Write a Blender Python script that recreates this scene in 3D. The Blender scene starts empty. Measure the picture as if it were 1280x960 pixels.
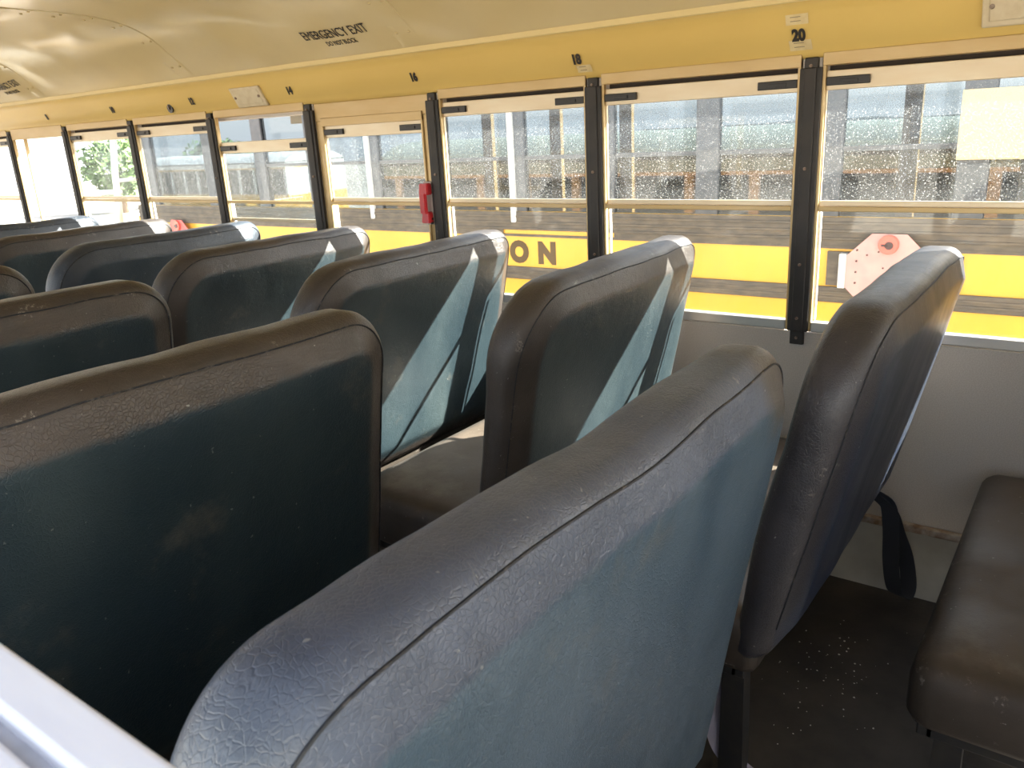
import bpy, bmesh, math, random
from mathutils import Vector, Matrix, noise

random.seed(7)
S = bpy.context.scene
COL = S.collection
PITCH = 0.711
PI = math.pi

# ------------------------------------------------------------------ node helpers
def new_mat(name):
    m = bpy.data.materials.new(name); m.use_nodes = True
    nt = m.node_tree; nt.nodes.clear()
    out = nt.nodes.new('ShaderNodeOutputMaterial')
    return m, nt, out

def nd(nt, typ, **kw):
    n = nt.nodes.new(typ)
    for k, v in kw.items():
        if k == 'inp':
            for a, b in v.items():
                if isinstance(b, bpy.types.NodeSocket): nt.links.new(b, n.inputs[a])
                else: n.inputs[a].default_value = b
        else: setattr(n, k, v)
    return n

def rgba(c): return (c[0], c[1], c[2], 1.0)

def coords(nt, kind='Object', scale=(1, 1, 1)):
    tc = nd(nt, 'ShaderNodeTexCoord')
    mp = nd(nt, 'ShaderNodeMapping', inp={'Vector': tc.outputs[kind], 'Scale': scale})
    return mp.outputs[0]

def noise_tex(nt, vec, scale, detail=4, rough=.55):
    return nd(nt, 'ShaderNodeTexNoise', inp={'Vector': vec, 'Scale': scale, 'Detail': detail, 'Roughness': rough}).outputs['Fac']

def ramp(nt, fac, a, b, clamp=True):
    return nd(nt, 'ShaderNodeMapRange', inp={'Value': fac, 'From Min': a, 'From Max': b, 'To Min': 0., 'To Max': 1.}).outputs[0]

def mixc(nt, fac, a, b):
    n = nd(nt, 'ShaderNodeMix', data_type='RGBA')
    for sock, v in ((n.inputs[0], fac), (n.inputs[6], a), (n.inputs[7], b)):
        if isinstance(v, bpy.types.NodeSocket): nt.links.new(v, sock)
        elif isinstance(v, (int, float)): sock.default_value = v
        else: sock.default_value = rgba(v)
    return n.outputs[2]

def mth(nt, op, a, b=0.0):
    n = nd(nt, 'ShaderNodeMath', operation=op)
    for i, v in enumerate((a, b)):
        if isinstance(v, bpy.types.NodeSocket): nt.links.new(v, n.inputs[i])
        else: n.inputs[i].default_value = v
    return n.outputs[0]

def pbr(name, col, rough=.5, metal=0., col2=None, nscale=6., lo=.4, hi=.65, bump=0., bscale=40., spec=.5, stretch=(1, 1, 1)):
    m, nt, out = new_mat(name)
    v = coords(nt, 'Object', stretch)
    b = nd(nt, 'ShaderNodeBsdfPrincipled', inp={'Base Color': rgba(col), 'Roughness': rough, 'Metallic': metal, 'Specular IOR Level': spec})
    if col2 is not None:
        f = ramp(nt, noise_tex(nt, v, nscale), lo, hi)
        nt.links.new(mixc(nt, f, col, col2), b.inputs['Base Color'])
    if bump:
        h = noise_tex(nt, v, bscale, 3)
        bp = nd(nt, 'ShaderNodeBump', inp={'Strength': bump, 'Distance': .01, 'Height': h})
        nt.links.new(bp.outputs[0], b.inputs['Normal'])
    nt.links.new(b.outputs[0], out.inputs[0])
    return m

def vinyl(name, base, dusty, wear, w0=.088, w1=.055, wamp=.05, grain=1.0, top_stain=None, rough=.44):
    """old seat vinyl: leather grain, rubbed brown-grey border driven by distance from the outline"""
    m, nt, out = new_mat(name)
    v = coords(nt)
    vs = coords(nt, 'Object', (1, 1, .22))
    oi = nd(nt, 'ShaderNodeObjectInfo').outputs['Random']
    off = nd(nt, 'ShaderNodeVectorMath', operation='ADD')
    nt.links.new(v, off.inputs[0])
    cmb = nd(nt, 'ShaderNodeCombineXYZ', inp={0: mth(nt, 'MULTIPLY', oi, 13.), 1: mth(nt, 'MULTIPLY', oi, 7.)})
    nt.links.new(cmb.outputs[0], off.inputs[1])
    ov = off.outputs[0]
    off2 = nd(nt, 'ShaderNodeVectorMath', operation='ADD')
    nt.links.new(vs, off2.inputs[0]); nt.links.new(cmb.outputs[0], off2.inputs[1])
    e = nd(nt, 'ShaderNodeAttribute', attribute_name='edge').outputs['Fac']
    n1 = noise_tex(nt, off2.outputs[0], 22., 6, .65)
    ew = mth(nt, 'ADD', e, mth(nt, 'MULTIPLY', mth(nt, 'SUBTRACT', n1, .5), wamp))
    w = ramp(nt, ew, w0, w1)
    # base variation
    n2 = ramp(nt, noise_tex(nt, off2.outputs[0], 5., 5), .42, .72)
    c = mixc(nt, n2, base, dusty)
    # rubbed patches low on the panel
    n5 = ramp(nt, noise_tex(nt, ov, 3.2, 6, .7), .58, .70)
    c = mixc(nt, mth(nt, 'MULTIPLY', n5, .45), c, (.15, .135, .105))
    n3 = ramp(nt, noise_tex(nt, ov, 9., 5), .35, .75)
    wc = mixc(nt, n3, wear, tuple(x * .55 for x in wear))
    c = mixc(nt, mth(nt, 'MULTIPLY', w, .88), c, wc)
    st = nd(nt, 'ShaderNodeAttribute', attribute_name='stain').outputs['Fac']
    sn = ramp(nt, mth(nt, 'ADD', st, mth(nt, 'MULTIPLY', mth(nt, 'SUBTRACT', n3, .5), .5)), .3, .8)
    c = mixc(nt, mth(nt, 'MULTIPLY', sn, .75), c, (.085, .068, .048))
    # flecks where the coating has worn through
    fl = ramp(nt, noise_tex(nt, ov, 95., 2, .5), .735, .775)
    c = mixc(nt, mth(nt, 'MULTIPLY', fl, .45), c, (.42, .42, .38))
    # pale scuffs where the sewn edge has rubbed
    sc = ramp(nt, noise_tex(nt, ov, 70., 5, .75), .56, .66)
    near = ramp(nt, mth(nt, 'ABSOLUTE', mth(nt, 'SUBTRACT', e, .022)), .022, .004)
    cl = ramp(nt, noise_tex(nt, ov, 11., 3, .5), .54, .66)
    c = mixc(nt, mth(nt, 'MULTIPLY', mth(nt, 'MULTIPLY', sc, near), mth(nt, 'MULTIPLY', cl, .7)), c, (.40, .37, .32))
    b = nd(nt, 'ShaderNodeBsdfPrincipled', inp={'Base Color': c, 'Roughness': rough, 'Specular IOR Level': .6})
    rn = nd(nt, 'ShaderNodeMapRange', inp={'Value': n2, 'To Min': rough - .1, 'To Max': rough + .12})
    nt.links.new(rn.outputs[0], b.inputs['Roughness'])
    # leather grain: distorted cells plus fine noise
    dn = nd(nt, 'ShaderNodeTexNoise', inp={'Vector': ov, 'Scale': 14., 'Detail': 3.})
    dv = nd(nt, 'ShaderNodeVectorMath', operation='MULTIPLY_ADD')
    nt.links.new(dn.outputs['Color'], dv.inputs[0]); dv.inputs[1].default_value = (.05, .05, .05)
    nt.links.new(ov, dv.inputs[2])
    vo = nd(nt, 'ShaderNodeTexVoronoi', feature='DISTANCE_TO_EDGE', inp={'Vector': dv.outputs[0], 'Scale': 150.})
    h1 = ramp(nt, vo.outputs['Distance'], 0., .12)
    h2 = noise_tex(nt, ov, 230., 3)
    h3 = ramp(nt, noise_tex(nt, ov, 26., 6, .6), .3, .7)
    h = mth(nt, 'ADD', mth(nt, 'ADD', mth(nt, 'MULTIPLY', h1, .45), mth(nt, 'MULTIPLY', h2, .5)), mth(nt, 'MULTIPLY', h3, 1.1))
    bp = nd(nt, 'ShaderNodeBump', inp={'Strength': .42 * grain, 'Distance': .0016, 'Height': h})
    nt.links.new(bp.outputs[0], b.inputs['Normal'])
    nt.links.new(b.outputs[0], out.inputs[0])
    return m

def glass(name, tint=(.92, .95, .94), dirt=.0, speck=.0, dirtcol=(.75, .76, .72), gloss=.022):
    m, nt, out = new_mat(name)
    v = coords(nt, 'Object')
    tr = nd(nt, 'ShaderNodeBsdfTransparent', inp={'Color': rgba(tint)})
    gl = nd(nt, 'ShaderNodeBsdfGlossy', inp={'Color': (.9, .95, 1, 1), 'Roughness': .03})
    mx = nd(nt, 'ShaderNodeMixShader', inp={0: gloss, 1: tr.outputs[0], 2: gl.outputs[0]})
    last = mx.outputs[0]
    if dirt or speck:
        tl = nd(nt, 'ShaderNodeBsdfTranslucent', inp={'Color': rgba(dirtcol)})
        df = nd(nt, 'ShaderNodeBsdfDiffuse', inp={'Color': rgba(dirtcol)})
        dm = nd(nt, 'ShaderNodeMixShader', inp={0: .5, 1: tl.outputs[0], 2: df.outputs[0]})
        f1 = ramp(nt, noise_tex(nt, v, 170., 3, .6), .44, .70)
        f2 = ramp(nt, noise_tex(nt, v, 6., 4, .6), .3, .7)
        f3 = ramp(nt, noise_tex(nt, v, 215., 3, .75), .60, .68)
        f = mth(nt, 'ADD', mth(nt, 'MULTIPLY', mth(nt, 'ADD', f1, f2), dirt * .6), mth(nt, 'MULTIPLY', f3, speck))
        f = mth(nt, 'ADD', f, dirt * .35)
        ms = nd(nt, 'ShaderNodeMixShader', inp={0: f, 1: last, 2: dm.outputs[0]})
        last = ms.outputs[0]
    nt.links.new(last, out.inputs[0])
    return m

# ------------------------------------------------------------------ mesh helpers
def tag(o, label=None, cat=None, group=None, kind=None):
    if label: o['label'] = label
    if cat: o['category'] = cat
    if group: o['group'] = group
    if kind: o['kind'] = kind
    return o

def link(name, bm, mat, parent=None, smooth=False, auto=None):
    me = bpy.data.meshes.new(name)
    bmesh.ops.recalc_face_normals(bm, faces=bm.faces)
    bm.to_mesh(me); bm.free()
    if isinstance(mat, (list, tuple)):
        for x in mat: me.materials.append(x)
    else: me.materials.append(mat)
    if smooth:
        me.polygons.foreach_set('use_smooth', [True] * len(me.polygons))
    o = bpy.data.objects.new(name, me); COL.objects.link(o)
    if parent is not None: o.parent = parent
    if auto: me.set_sharp_from_angle(angle=math.radians(auto))
    return o

def empty(name, loc=(0, 0, 0)):
    o = bpy.data.objects.new(name, None); COL.objects.link(o)
    o.location = loc; o.empty_display_size = .1
    return o

def box(bm, x0, x1, y0, y1, z0, z1, bev=0., seg=2):
    vs = [bm.verts.new((x, y, z)) for x in (x0, x1) for y in (y0, y1) for z in (z0, z1)]
    f = [bm.faces.new([vs[i] for i in q]) for q in ((0, 1, 3, 2), (4, 6, 7, 5), (0, 4, 5, 1), (2, 3, 7, 6), (0, 2, 6, 4), (1, 5, 7, 3))]
    if bev:
        es = list({e for q in f for e in q.edges})
        bmesh.ops.bevel(bm, geom=es, offset=bev, segments=seg, affect='EDGES', profile=.5)
    return bm

def hexa(bm, lo, hi):
    """lo/hi: four corner points each, in the same winding"""
    a = [bm.verts.new(p) for p in lo]; b = [bm.verts.new(p) for p in hi]
    bm.faces.new(a[::-1]); bm.faces.new(b)
    for i in range(4):
        bm.faces.new((a[i], a[(i + 1) % 4], b[(i + 1) % 4], b[i]))

def tube(bm, pts, r, n=8, closed=False):
    pts = [Vector(p) for p in pts]; rings = []
    for i, p in enumerate(pts):
        a = pts[i - 1] if (i or closed) else p
        b = pts[(i + 1) % len(pts)] if (i < len(pts) - 1 or closed) else p
        t = (b - a).normalized()
        up = Vector((0, 0, 1)) if abs(t.z) < .9 else Vector((1, 0, 0))
        u = t.cross(up).normalized(); w = t.cross(u)
        rr = r[i] if isinstance(r, (list, tuple)) else r
        rings.append([bm.verts.new(p + (u * math.cos(k * 2 * PI / n) + w * math.sin(k * 2 * PI / n)) * rr) for k in range(n)])
    m = len(rings)
    for i in range(m if closed else m - 1):
        A, B = rings[i], rings[(i + 1) % m]
        for k in range(n): bm.faces.new((A[k], A[(k + 1) % n], B[(k + 1) % n], B[k]))
    if not closed:
        bm.faces.new(rings[0][::-1]); bm.faces.new(rings[-1])

def ribbon(bm, pts, width_dir, w, th):
    """flat strap following pts; width along width_dir"""
    pts = [Vector(p) for p in pts]; wd = Vector(width_dir).normalized(); L = []
    for i, p in enumerate(pts):
        t = (pts[min(i + 1, len(pts) - 1)] - pts[max(i - 1, 0)]).normalized()
        wv = (wd - t * wd.dot(t)).normalized(); nn = t.cross(wv)
        L.append([bm.verts.new(p + wv * a * w / 2 + nn * b * th / 2) for a, b in ((-1, -1), (1, -1), (1, 1), (-1, 1))])
    for A, B in zip(L, L[1:]):
        for k in range(4): bm.faces.new((A[k], A[(k + 1) % 4], B[(k + 1) % 4], B[k]))
    bm.faces.new(L[0][::-1]); bm.faces.new(L[-1])

def spline(pts, n=8):
    pts = [Vector(p) for p in pts]; out = []
    for i in range(len(pts) - 1):
        p0 = pts[max(i - 1, 0)]; p1 = pts[i]; p2 = pts[i + 1]; p3 = pts[min(i + 2, len(pts) - 1)]
        for k in range(n):
            t = k / n
            out.append(.5 * ((2 * p1) + (p2 - p0) * t + (2 * p0 - 5 * p1 + 4 * p2 - p3) * t * t + (3 * p1 - p0 - 3 * p2 + p3) * t ** 3))
    out.append(pts[-1]); return out

def disc(bm, c, r, axis, th, n=20):
    """short cylinder centred at c along axis"""
    c = Vector(c); a = Vector(axis).normalized()
    up = Vector((0, 0, 1)) if abs(a.z) < .9 else Vector((1, 0, 0))
    u = a.cross(up).normalized(); w = a.cross(u)
    A = [bm.verts.new(c - a * th / 2 + (u * math.cos(k * 2 * PI / n) + w * math.sin(k * 2 * PI / n)) * r) for k in range(n)]
    B = [bm.verts.new(c + a * th / 2 + (u * math.cos(k * 2 * PI / n) + w * math.sin(k * 2 * PI / n)) * r) for k in range(n)]
    bm.faces.new(A[::-1]); bm.faces.new(B)
    for k in range(n): bm.faces.new((A[k], A[(k + 1) % n], B[(k + 1) % n], B[k]))

def text_obj(name, s, size, mat, fn, parent=None, cond=.75, bold=.0, shear=0.0):
    """lettering as a thin mesh; fn(u, v, h) maps right / up / height to a point in space"""
    cu = bpy.data.curves.new(name, 'FONT'); cu.body = s; cu.size = size; cu.align_x = 'CENTER'; cu.align_y = 'CENTER'
    cu.offset = bold; cu.extrude = .0006; cu.resolution_u = 4
    o = bpy.data.objects.new(name, cu); COL.objects.link(o)
    bpy.context.view_layer.update()
    me = bpy.data.meshes.new_from_object(o.evaluated_get(bpy.context.evaluated_depsgraph_get()))
    bpy.data.objects.remove(o); bpy.data.curves.remove(cu)
    for v in me.vertices: v.co = fn(v.co.x * cond + shear * v.co.y, v.co.y, v.co.z)
    me.materials.clear(); me.materials.append(mat)
    q = bpy.data.objects.new(name, me); COL.objects.link(q)
    if parent is not None: q.parent = parent
    return q

# ------------------------------------------------------------------ materials
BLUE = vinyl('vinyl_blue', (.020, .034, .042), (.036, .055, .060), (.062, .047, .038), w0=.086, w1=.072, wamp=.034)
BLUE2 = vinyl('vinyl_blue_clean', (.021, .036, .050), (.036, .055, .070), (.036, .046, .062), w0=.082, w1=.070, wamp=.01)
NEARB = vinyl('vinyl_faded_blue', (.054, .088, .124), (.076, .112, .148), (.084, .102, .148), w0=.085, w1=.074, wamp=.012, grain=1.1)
ENDB = vinyl('vinyl_indigo', (.017, .027, .060), (.036, .046, .058), (.046, .042, .044), w0=.09, w1=.05)
BROWN = vinyl('vinyl_brown_cushion', (.060, .045, .032), (.076, .058, .041), (.048, .037, .028), grain=.5, rough=.62)
SEAM = pbr('seam_thread', (.018, .02, .024), .7, col2=(.10, .09, .08), nscale=60., lo=.55, hi=.7)
DARKSTEEL = pbr('seat_frame_paint', (.018, .019, .021), .5, col2=(.03, .028, .025), nscale=20.)
BELT = pbr('belt_webbing', (.030, .034, .045), .8, bump=.3, bscale=500.)
BELT2 = pbr('pale_webbing', (.30, .29, .36), .8, bump=.3, bscale=500.)
POST = pbr('post_black', (.016, .014, .013), .55, col2=(.030, .024, .020), nscale=9.)
RUST = pbr('screw_rust', (.16, .09, .06), .5, .4, col2=(.3, .25, .2), nscale=90.)
ALU = pbr('aluminium_trim', (.50, .355, .160), .36, .25, col2=(.55, .41, .21), nscale=14., stretch=(1, .2, 1))
SASH = pbr('sash_pale', (.62, .51, .35), .34, .3, col2=(.68, .60, .45), nscale=14., stretch=(1, .2, 1))
ALUW = pbr('aluminium_sill', (.60, .60, .60), .35, .8, col2=(.72, .70, .66), nscale=14., stretch=(1, .15, 1))
WHITEP = pbr('rail_white', (.88, .88, .90), .3, col2=(.80, .80, .84), nscale=25., stretch=(1, .15, 1))
RAILG = pbr('rail_groove_grey', (.42, .42, .45), .5, col2=(.34, .34, .36), nscale=40.)
BLACKP = pbr('latch_black', (.012, .011, .010), .4)
SLOT = pbr('slot_dark', (.02, .014, .010), .8)
CREAM = pbr('ceiling_tan_enamel', (.56, .45, .235), .21, col2=(.50, .395, .20), nscale=2.2, lo=.3, hi=.75, bump=.0)
YEL = pbr('header_yellow_enamel', (.66, .475, .150), .34, col2=(.63, .445, .135), nscale=3., stretch=(1, .4, 1))
LEDGE = pbr('ledge_cream', (.70, .56, .27), .35)
WALLG = pbr('wall_speckled_grey', (.44, .415, .39), .55, col2=(.52, .495, .47), nscale=320., lo=.4, hi=.6, bump=.06, bscale=500.)
KICK = pbr('kick_panel_pale', (.42, .42, .38), .6, col2=(.34, .33, .29), nscale=7.)
RUSTL = pbr('rusty_ledge', (.22, .15, .10), .6, .2, col2=(.45, .42, .38), nscale=22.)
FLOORM = pbr('floor_rubber', (.030, .027, .024), .75, col2=(.055, .048, .040), nscale=5., bump=.2, bscale=60.)
CRUMB = pbr('crumbs', (.6, .58, .52), .9)
BLK = pbr('lettering_black', (.016, .012, .010), .6)
STICK = pbr('sticker_cream', (.66, .54, .30), .5, col2=(.58, .46, .24), nscale=40.)
STICKLN = pbr('sticker_print', (.25, .2, .13), .7)
PLATE = pbr('plate_cream', (.62, .54, .38), .45, col2=(.56, .47, .31), nscale=30.)
RED = pbr('latch_red', (.50, .022, .028), .35)
CLEARP = pbr('latch_housing', (.42, .36, .32), .4)
GUPPER = glass('glass_dusty', (.86, .89, .90), dirt=.010, speck=.46, dirtcol=(.72, .74, .74))
GLOWER = glass('glass_lower', (.95, .965, .955), dirt=.003, speck=.018)
BUSY = pbr('bus_yellow', (.84, .455, .045), .30, col2=(.78, .42, .04), nscale=2.5)
BUSK = pbr('bus_black_rail', (.095, .078, .062), .6, col2=(.16, .125, .09), nscale=26., lo=.4, hi=.68, stretch=(1, .35, 1))
BUSG = pbr('bus_grey_post', (.075, .078, .085), .5, col2=(.10, .10, .105), nscale=20.)
BUSIN = pbr('bus_interior', (.34, .36, .30), .6)
BUSTAN = pbr('bus_tan_post', (.74, .46, .17), .5, col2=(.66, .41, .15), nscale=8.)
BUSDARK = pbr('bus_inside_dark', (.035, .035, .038), .7)
BUSROOF = pbr('bus_roof_pale', (.42, .45, .37), .5, col2=(.36, .39, .31), nscale=5.)
BUSWIN = pbr('bus_window_dark', (.03, .032, .034), .5, col2=(.06, .06, .06), nscale=14., spec=.2)
BANK = pbr('bank_dark', (.075, .090, .088), .95, col2=(.055, .068, .066), nscale=.5)
GBUS = glass('glass_bus', (.37, .40, .42), dirt=.0, speck=.0, gloss=.03)
STOPP = pbr('stop_sign_faded', (.70, .34, .32), .45, col2=(.74, .39, .36), nscale=12.)
STOPR = pbr('stop_sign_red', (.72, .10, .09), .4)
LAMPR = pbr('stop_lamp_red', (.75, .16, .12), .25)
LAMPK = pbr('stop_lamp_dark', (.08, .04, .04), .4)
WHITEM = pbr('white_metal', (.84, .82, .76), .4)
BOARD = pbr('cream_board', (.80, .62, .34), .6, col2=(.76, .58, .30), nscale=2.)
GROUND = pbr('gravel', (.46, .42, .36), .95, col2=(.36, .33, .28), nscale=1.2, bump=.3, bscale=30.)
LEAF = pbr('tree_leaves', (.10, .17, .05), .7, col2=(.16, .24, .08), nscale=2.5)
BARK = pbr('tree_bark', (.14, .10, .07), .9)

# ------------------------------------------------------------------ bus shell (setting)
XW = 1.15
Y0, Y1 = -2.85, 8.6
def post_y(i): return -.01 + PITCH * i
IMIN, IMAX = -3, 11

bm = bmesh.new(); box(bm, -1.2, 1.2, Y0, Y1, -.06, 0)
tag(link('floor', bm, FLOORM), kind='structure')

bm = bmesh.new()
box(bm, XW, XW + .028, Y0, Y1, .0, .808)
box(bm, XW + .012, XW + .07, Y0, Y1, 1.60, 1.80); box(bm, XW + .05, XW + .12, Y0, Y1, 1.565, 1.60)
for i in range(IMIN - 1, IMAX + 1):
    y = post_y(i); box(bm, XW + .002, XW + .014, y - .027, y + .027, .808, 1.60)
tag(link('wall_right', bm, WALLG), kind='structure')

bm = bmesh.new()
box(bm, -XW - .06, -XW, Y0, Y1, .0, .79)
box(bm, -XW - .06, -XW, Y0, Y1, 1.62, 1.80)
for i in range(-4, 13):
    y = -.02 + PITCH * i
    if i == -1: y = -.91
    if Y0 < y < Y1: box(bm, -XW - .06, -XW, y - .03, y + .03, .79, 1.62)
tag(link('wall_left', bm, WALLG), kind='structure')

bm = bmesh.new()
box(bm, -1.2, 1.2, Y0 - .06, Y0, -.06, .95); box(bm, -1.2, 1.2, Y0 - .06, Y0, 1.6, 1.95)
for x in (-1.12, -.35, .35, 1.12): box(bm, x - .06, x + .06, Y0 - .06, Y0, .95, 1.6)
tag(link('wall_back', bm, WALLG), kind='structure')
bm = bmesh.new()
box(bm, -1.2, 1.2, Y1, Y1 + .06, -.06, .8); box(bm, -1.2, 1.2, Y1, Y1 + .06, 1.65, 1.95)
for x in (-1.12, 0, 1.12): box(bm, x - .05, x + .05, Y1, Y1 + .06, .8, 1.65)
tag(link('wall_front', bm, WALLG), kind='structure')

# ceiling: shallow dome of sheet panels with lapped joints and dents
def ceil_z(x):
    x = abs(x)
    return 1.86 + .14 * (1 - (x / .93) ** 6) if x < .93 else 1.86 - .78 * (x - .93)
JOINTS = [-.02 + 1.42 * k for k in range(-2, 7)]
def ceil_off(x, y):
    d = 0.
    for j in JOINTS:
        t = abs(y - j)
        if t < .05: d += -.0035
    d += .012 * (noise.noise(Vector((x * 1.6, y * 1.1, 3.))) )
    d += .055 * max(0, noise.noise(Vector((x * 2.6 + 4, y * 1.9, 9.))) - .12)
    return d * min(1., max(0, 1.07 - abs(x)) * 5)
bm = bmesh.new()
xs = [1.085 * math.sin((-1 + 2 * k / 80) * PI / 2) for k in range(81)]
ys = []
y = Y0
while y < Y1 + .001:
    ys.append(y); y += .035
for j in JOINTS: ys += [j - .051, j - .049, j + .049, j + .051]
ys = sorted(y for y in set(ys) if Y0 <= y <= Y1 + .04)
grid = [[bm.verts.new((x, y, ceil_z(x) + ceil_off(x, y))) for x in xs] for y in ys]
for a, b in zip(grid, grid[1:]):
    for k in range(80): bm.faces.new((a[k], a[k + 1], b[k + 1], b[k]))
for j in JOINTS:
    if not (Y0 < j < Y1): continue
    for k in range(-8, 9):
        x = k * .125
        for dy in (-.03, .03): disc(bm, (x, j + dy, ceil_z(x) + ceil_off(x, j + dy) - .001), .006, (0, 0, 1), .006, 8)
c = link('ceiling', bm, CREAM, smooth=True, auto=30)
tag(c, kind='structure')

# header panels over the windows and the thin ledge under the ceiling
HP = [(1.160, 1.600), (1.150, 1.606), (1.146, 1.618), (1.138, 1.632), (1.124, 1.648), (1.110, 1.680), (1.098, 1.710), (1.090, 1.728), (1.078, 1.740), (1.066, 1.744)]
def hx(z):
    for (xa, za), (xb, zb) in zip(HP, HP[1:]):
        if za <= z <= zb: return xa + (xb - xa) * (z - za) / (zb - za)
    return 1.1
def hslope(z): return (hx(z + .01) - hx(z - .01)) / .02
for n, s in ((1, 1), (2, -1)):
    bm = bmesh.new()
    rows = []
    ny = 90
    for k in range(ny + 1):
        y = Y0 + (Y1 - Y0) * k / ny
        rows.append([bm.verts.new((s * (x + .0025 * noise.noise(Vector((z * 4, y * 2.2, 1.5 + s)))), y, z)) for x, z in HP])
    for a, b in zip(rows, rows[1:]):
        for q in range(len(HP) - 1): bm.faces.new((a[q], a[q + 1], b[q + 1], b[q]))
    tag(link('trim_%d' % n, bm, YEL, smooth=True, auto=60), kind='structure')
for n, s in ((3, 1), (4, -1)):
    bm = bmesh.new()
    xs_ = sorted((s * 1.058, s * 1.095)); box(bm, xs_[0], xs_[1], Y0, Y1, 1.742, 1.764, .003)
    tag(link('trim_%d' % n, bm, LEDGE), kind='structure')
bm = bmesh.new(); box(bm, -1.2, 1.2, Y0, Y1, 2.06, 2.10)
tag(link('ceiling_outer', bm, BUSROOF), kind='structure')
# rail along the foot of the wall and the pale panel under it
bm = bmesh.new(); box(bm, XW - .022, XW, Y0, Y1, .222, .246, .004)
tag(link('trim_5', bm, RUSTL), kind='structure')
bm = bmesh.new(); box(bm, XW - .010, XW, Y0, Y1, .0, .222)
tag(link('baseboard_right', bm, KICK), kind='structure')

# ------------------------------------------------------------------ right-hand windows
def window(n, i, kind='plain'):
    ya, yb = post_y(i) + .030, post_y(i + 1) - .030
    w = empty('window_%d' % n, (XW, (ya + yb) / 2, .81)); tag(w, kind='structure')
    O = Vector(w.location)
    def part(name, bm, mat, smooth=False):
        bmesh.ops.translate(bm, verts=bm.verts, vec=-O)
        return link(name, bm, mat, w, smooth)
    top = 1.600
    drop = .10 if kind == 'dropped' else 0.
    bm = bmesh.new()
    fw = .009
    if kind == 'exit':
        box(bm, XW + .002, XW + .03, ya, yb, 1.528, top, .002)
        box(bm, XW + .004, XW + .03, ya, ya + .03, .812, 1.528, .002)
        box(bm, XW + .004, XW + .03, yb - .04, yb, .812, 1.528, .002)
        ya += .03; yb -= .04; top = 1.528
    g = 1.512 - (1.600 - top) * .75
    box(bm, XW - .004, XW + .014, ya, ya + fw, .812, top, .002)
    box(bm, XW - .004, XW + .014, yb - fw, yb, .812, top, .002)
    if kind == 'blank':
        box(bm, XW + .01, XW + .02, ya, yb, .812, top); return part('sun_block_panel', bm, YEL)  # unseen panel, added to keep direct sun off the right-edge cushion
    if kind == 'open':
        box(bm, XW - .006, XW + .05, ya, yb, 1.55, 1.614, .002)
        box(bm, XW + .0, XW + .06, ya, yb, .812, .846, .002)
        box(bm, XW + .01, XW + .03, yb - .13, yb - .115, .846, 1.55, .002)
        return part('frame', bm, ALU)
    box(bm, XW - .006, XW + .05, ya, yb, top - .022, top + .012, .002)
    box(bm, XW - .004, XW + .006, ya + fw, yb - fw, 1.177, 1.191, .002)
    part('frame', bm, ALU)
    bm = bmesh.new(); box(bm, XW - .005, XW + .026, ya + fw, yb - fw, .812, .843, .003); part('sill', bm, ALUW)
    if kind != 'dropped':
        bm = bmesh.new(); box(bm, XW + .036, XW + .045, ya + fw, yb - fw, top - .050, top - .022); part('track_slot', bm, SLOT)
    # sliding upper sash
    sx0, sx1 = XW + .008, XW + .018
    bm = bmesh.new(); box(bm, sx0, sx1, ya + fw, yb - fw, g - drop, g + .052 - drop, .002)
    box(bm, sx0, sx1, ya + fw, ya + fw + .003, 1.19 - drop, g - drop, .001)
    box(bm, sx0, sx1, yb - fw - .003, yb - fw, 1.19 - drop, g - drop, .001)
    box(bm, sx0, sx1, ya + fw, yb - fw, 1.191 - drop, 1.207 - drop, .002)
    part('upper_sash', bm, SASH)
    for s in (0, 1):
        bm = bmesh.new()
        L = .115
        a = ya + fw + .002 if s == 0 else yb - fw - .002 - L
        box(bm, sx0 - .010, sx0 + .002, a, a + L, g + .012 - drop, g + .035 - drop, .002)
        t0 = a + .03
        box(bm, sx0 - .014, sx0 - .008, t0, t0 + .05, g + .018 - drop, g + .028 - drop, .001)
        part('latch', bm, BLACKP)
    bm = bmesh.new(); box(bm, sx0 + .004, sx0 + .008, ya + fw + .006, yb - fw - .006, 1.205 - drop, g + .005 - drop)
    part('upper_pane', bm, GUPPER)
    bm = bmesh.new(); box(bm, XW + .021, XW + .025, ya + fw, yb - fw, .842, 1.18)
    part('lower_pane', bm, GLOWER)
    # light channel standing at the far jamb of the lower pane
    bm = bmesh.new(); box(bm, XW + .018, XW + .028, yb - fw - .006, yb - fw, .846, 1.172, .001)
    box(bm, XW + .018, XW + .028, ya + fw, ya + fw + .003, .846, 1.172, .001); part('pane_channel', bm, WHITEP)

kinds = {-2: 'blank', 2: 'exit', 3: 'dropped', 6: 'open'}  # rearmost opening, out of view, is closed only to block sun
for n, i in enumerate(range(-2, 10)):
    window(n + 1, i, kinds.get(i, 'plain'))

# left-hand window by the camera: lower frame with its white rail
w = empty('window_13', (-XW, -.52, .79)); tag(w, kind='structure')
def lp(name, bm, mat):
    bmesh.ops.translate(bm, verts=bm.verts, vec=-Vector(w.location)); return link(name, bm, mat, w)
ya, yb = -.91 + .031, -.02 - .031
bm = bmesh.new()
box(bm, -1.218, -1.190, ya, yb, 1.158, 1.190, .004, 3); box(bm, -1.245, -1.227, ya, yb, 1.158, 1.188, .003, 3)
lp('rail', bm, WHITEP)
bm = bmesh.new(); box(bm, -1.229, -1.216, ya, yb, 1.158, 1.180); lp('rail_groove', bm, RAILG)
bm = bmesh.new(); box(bm, -1.206, -1.202, ya, yb, .80, 1.16); lp('lower_pane', bm, GLOWER)

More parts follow.
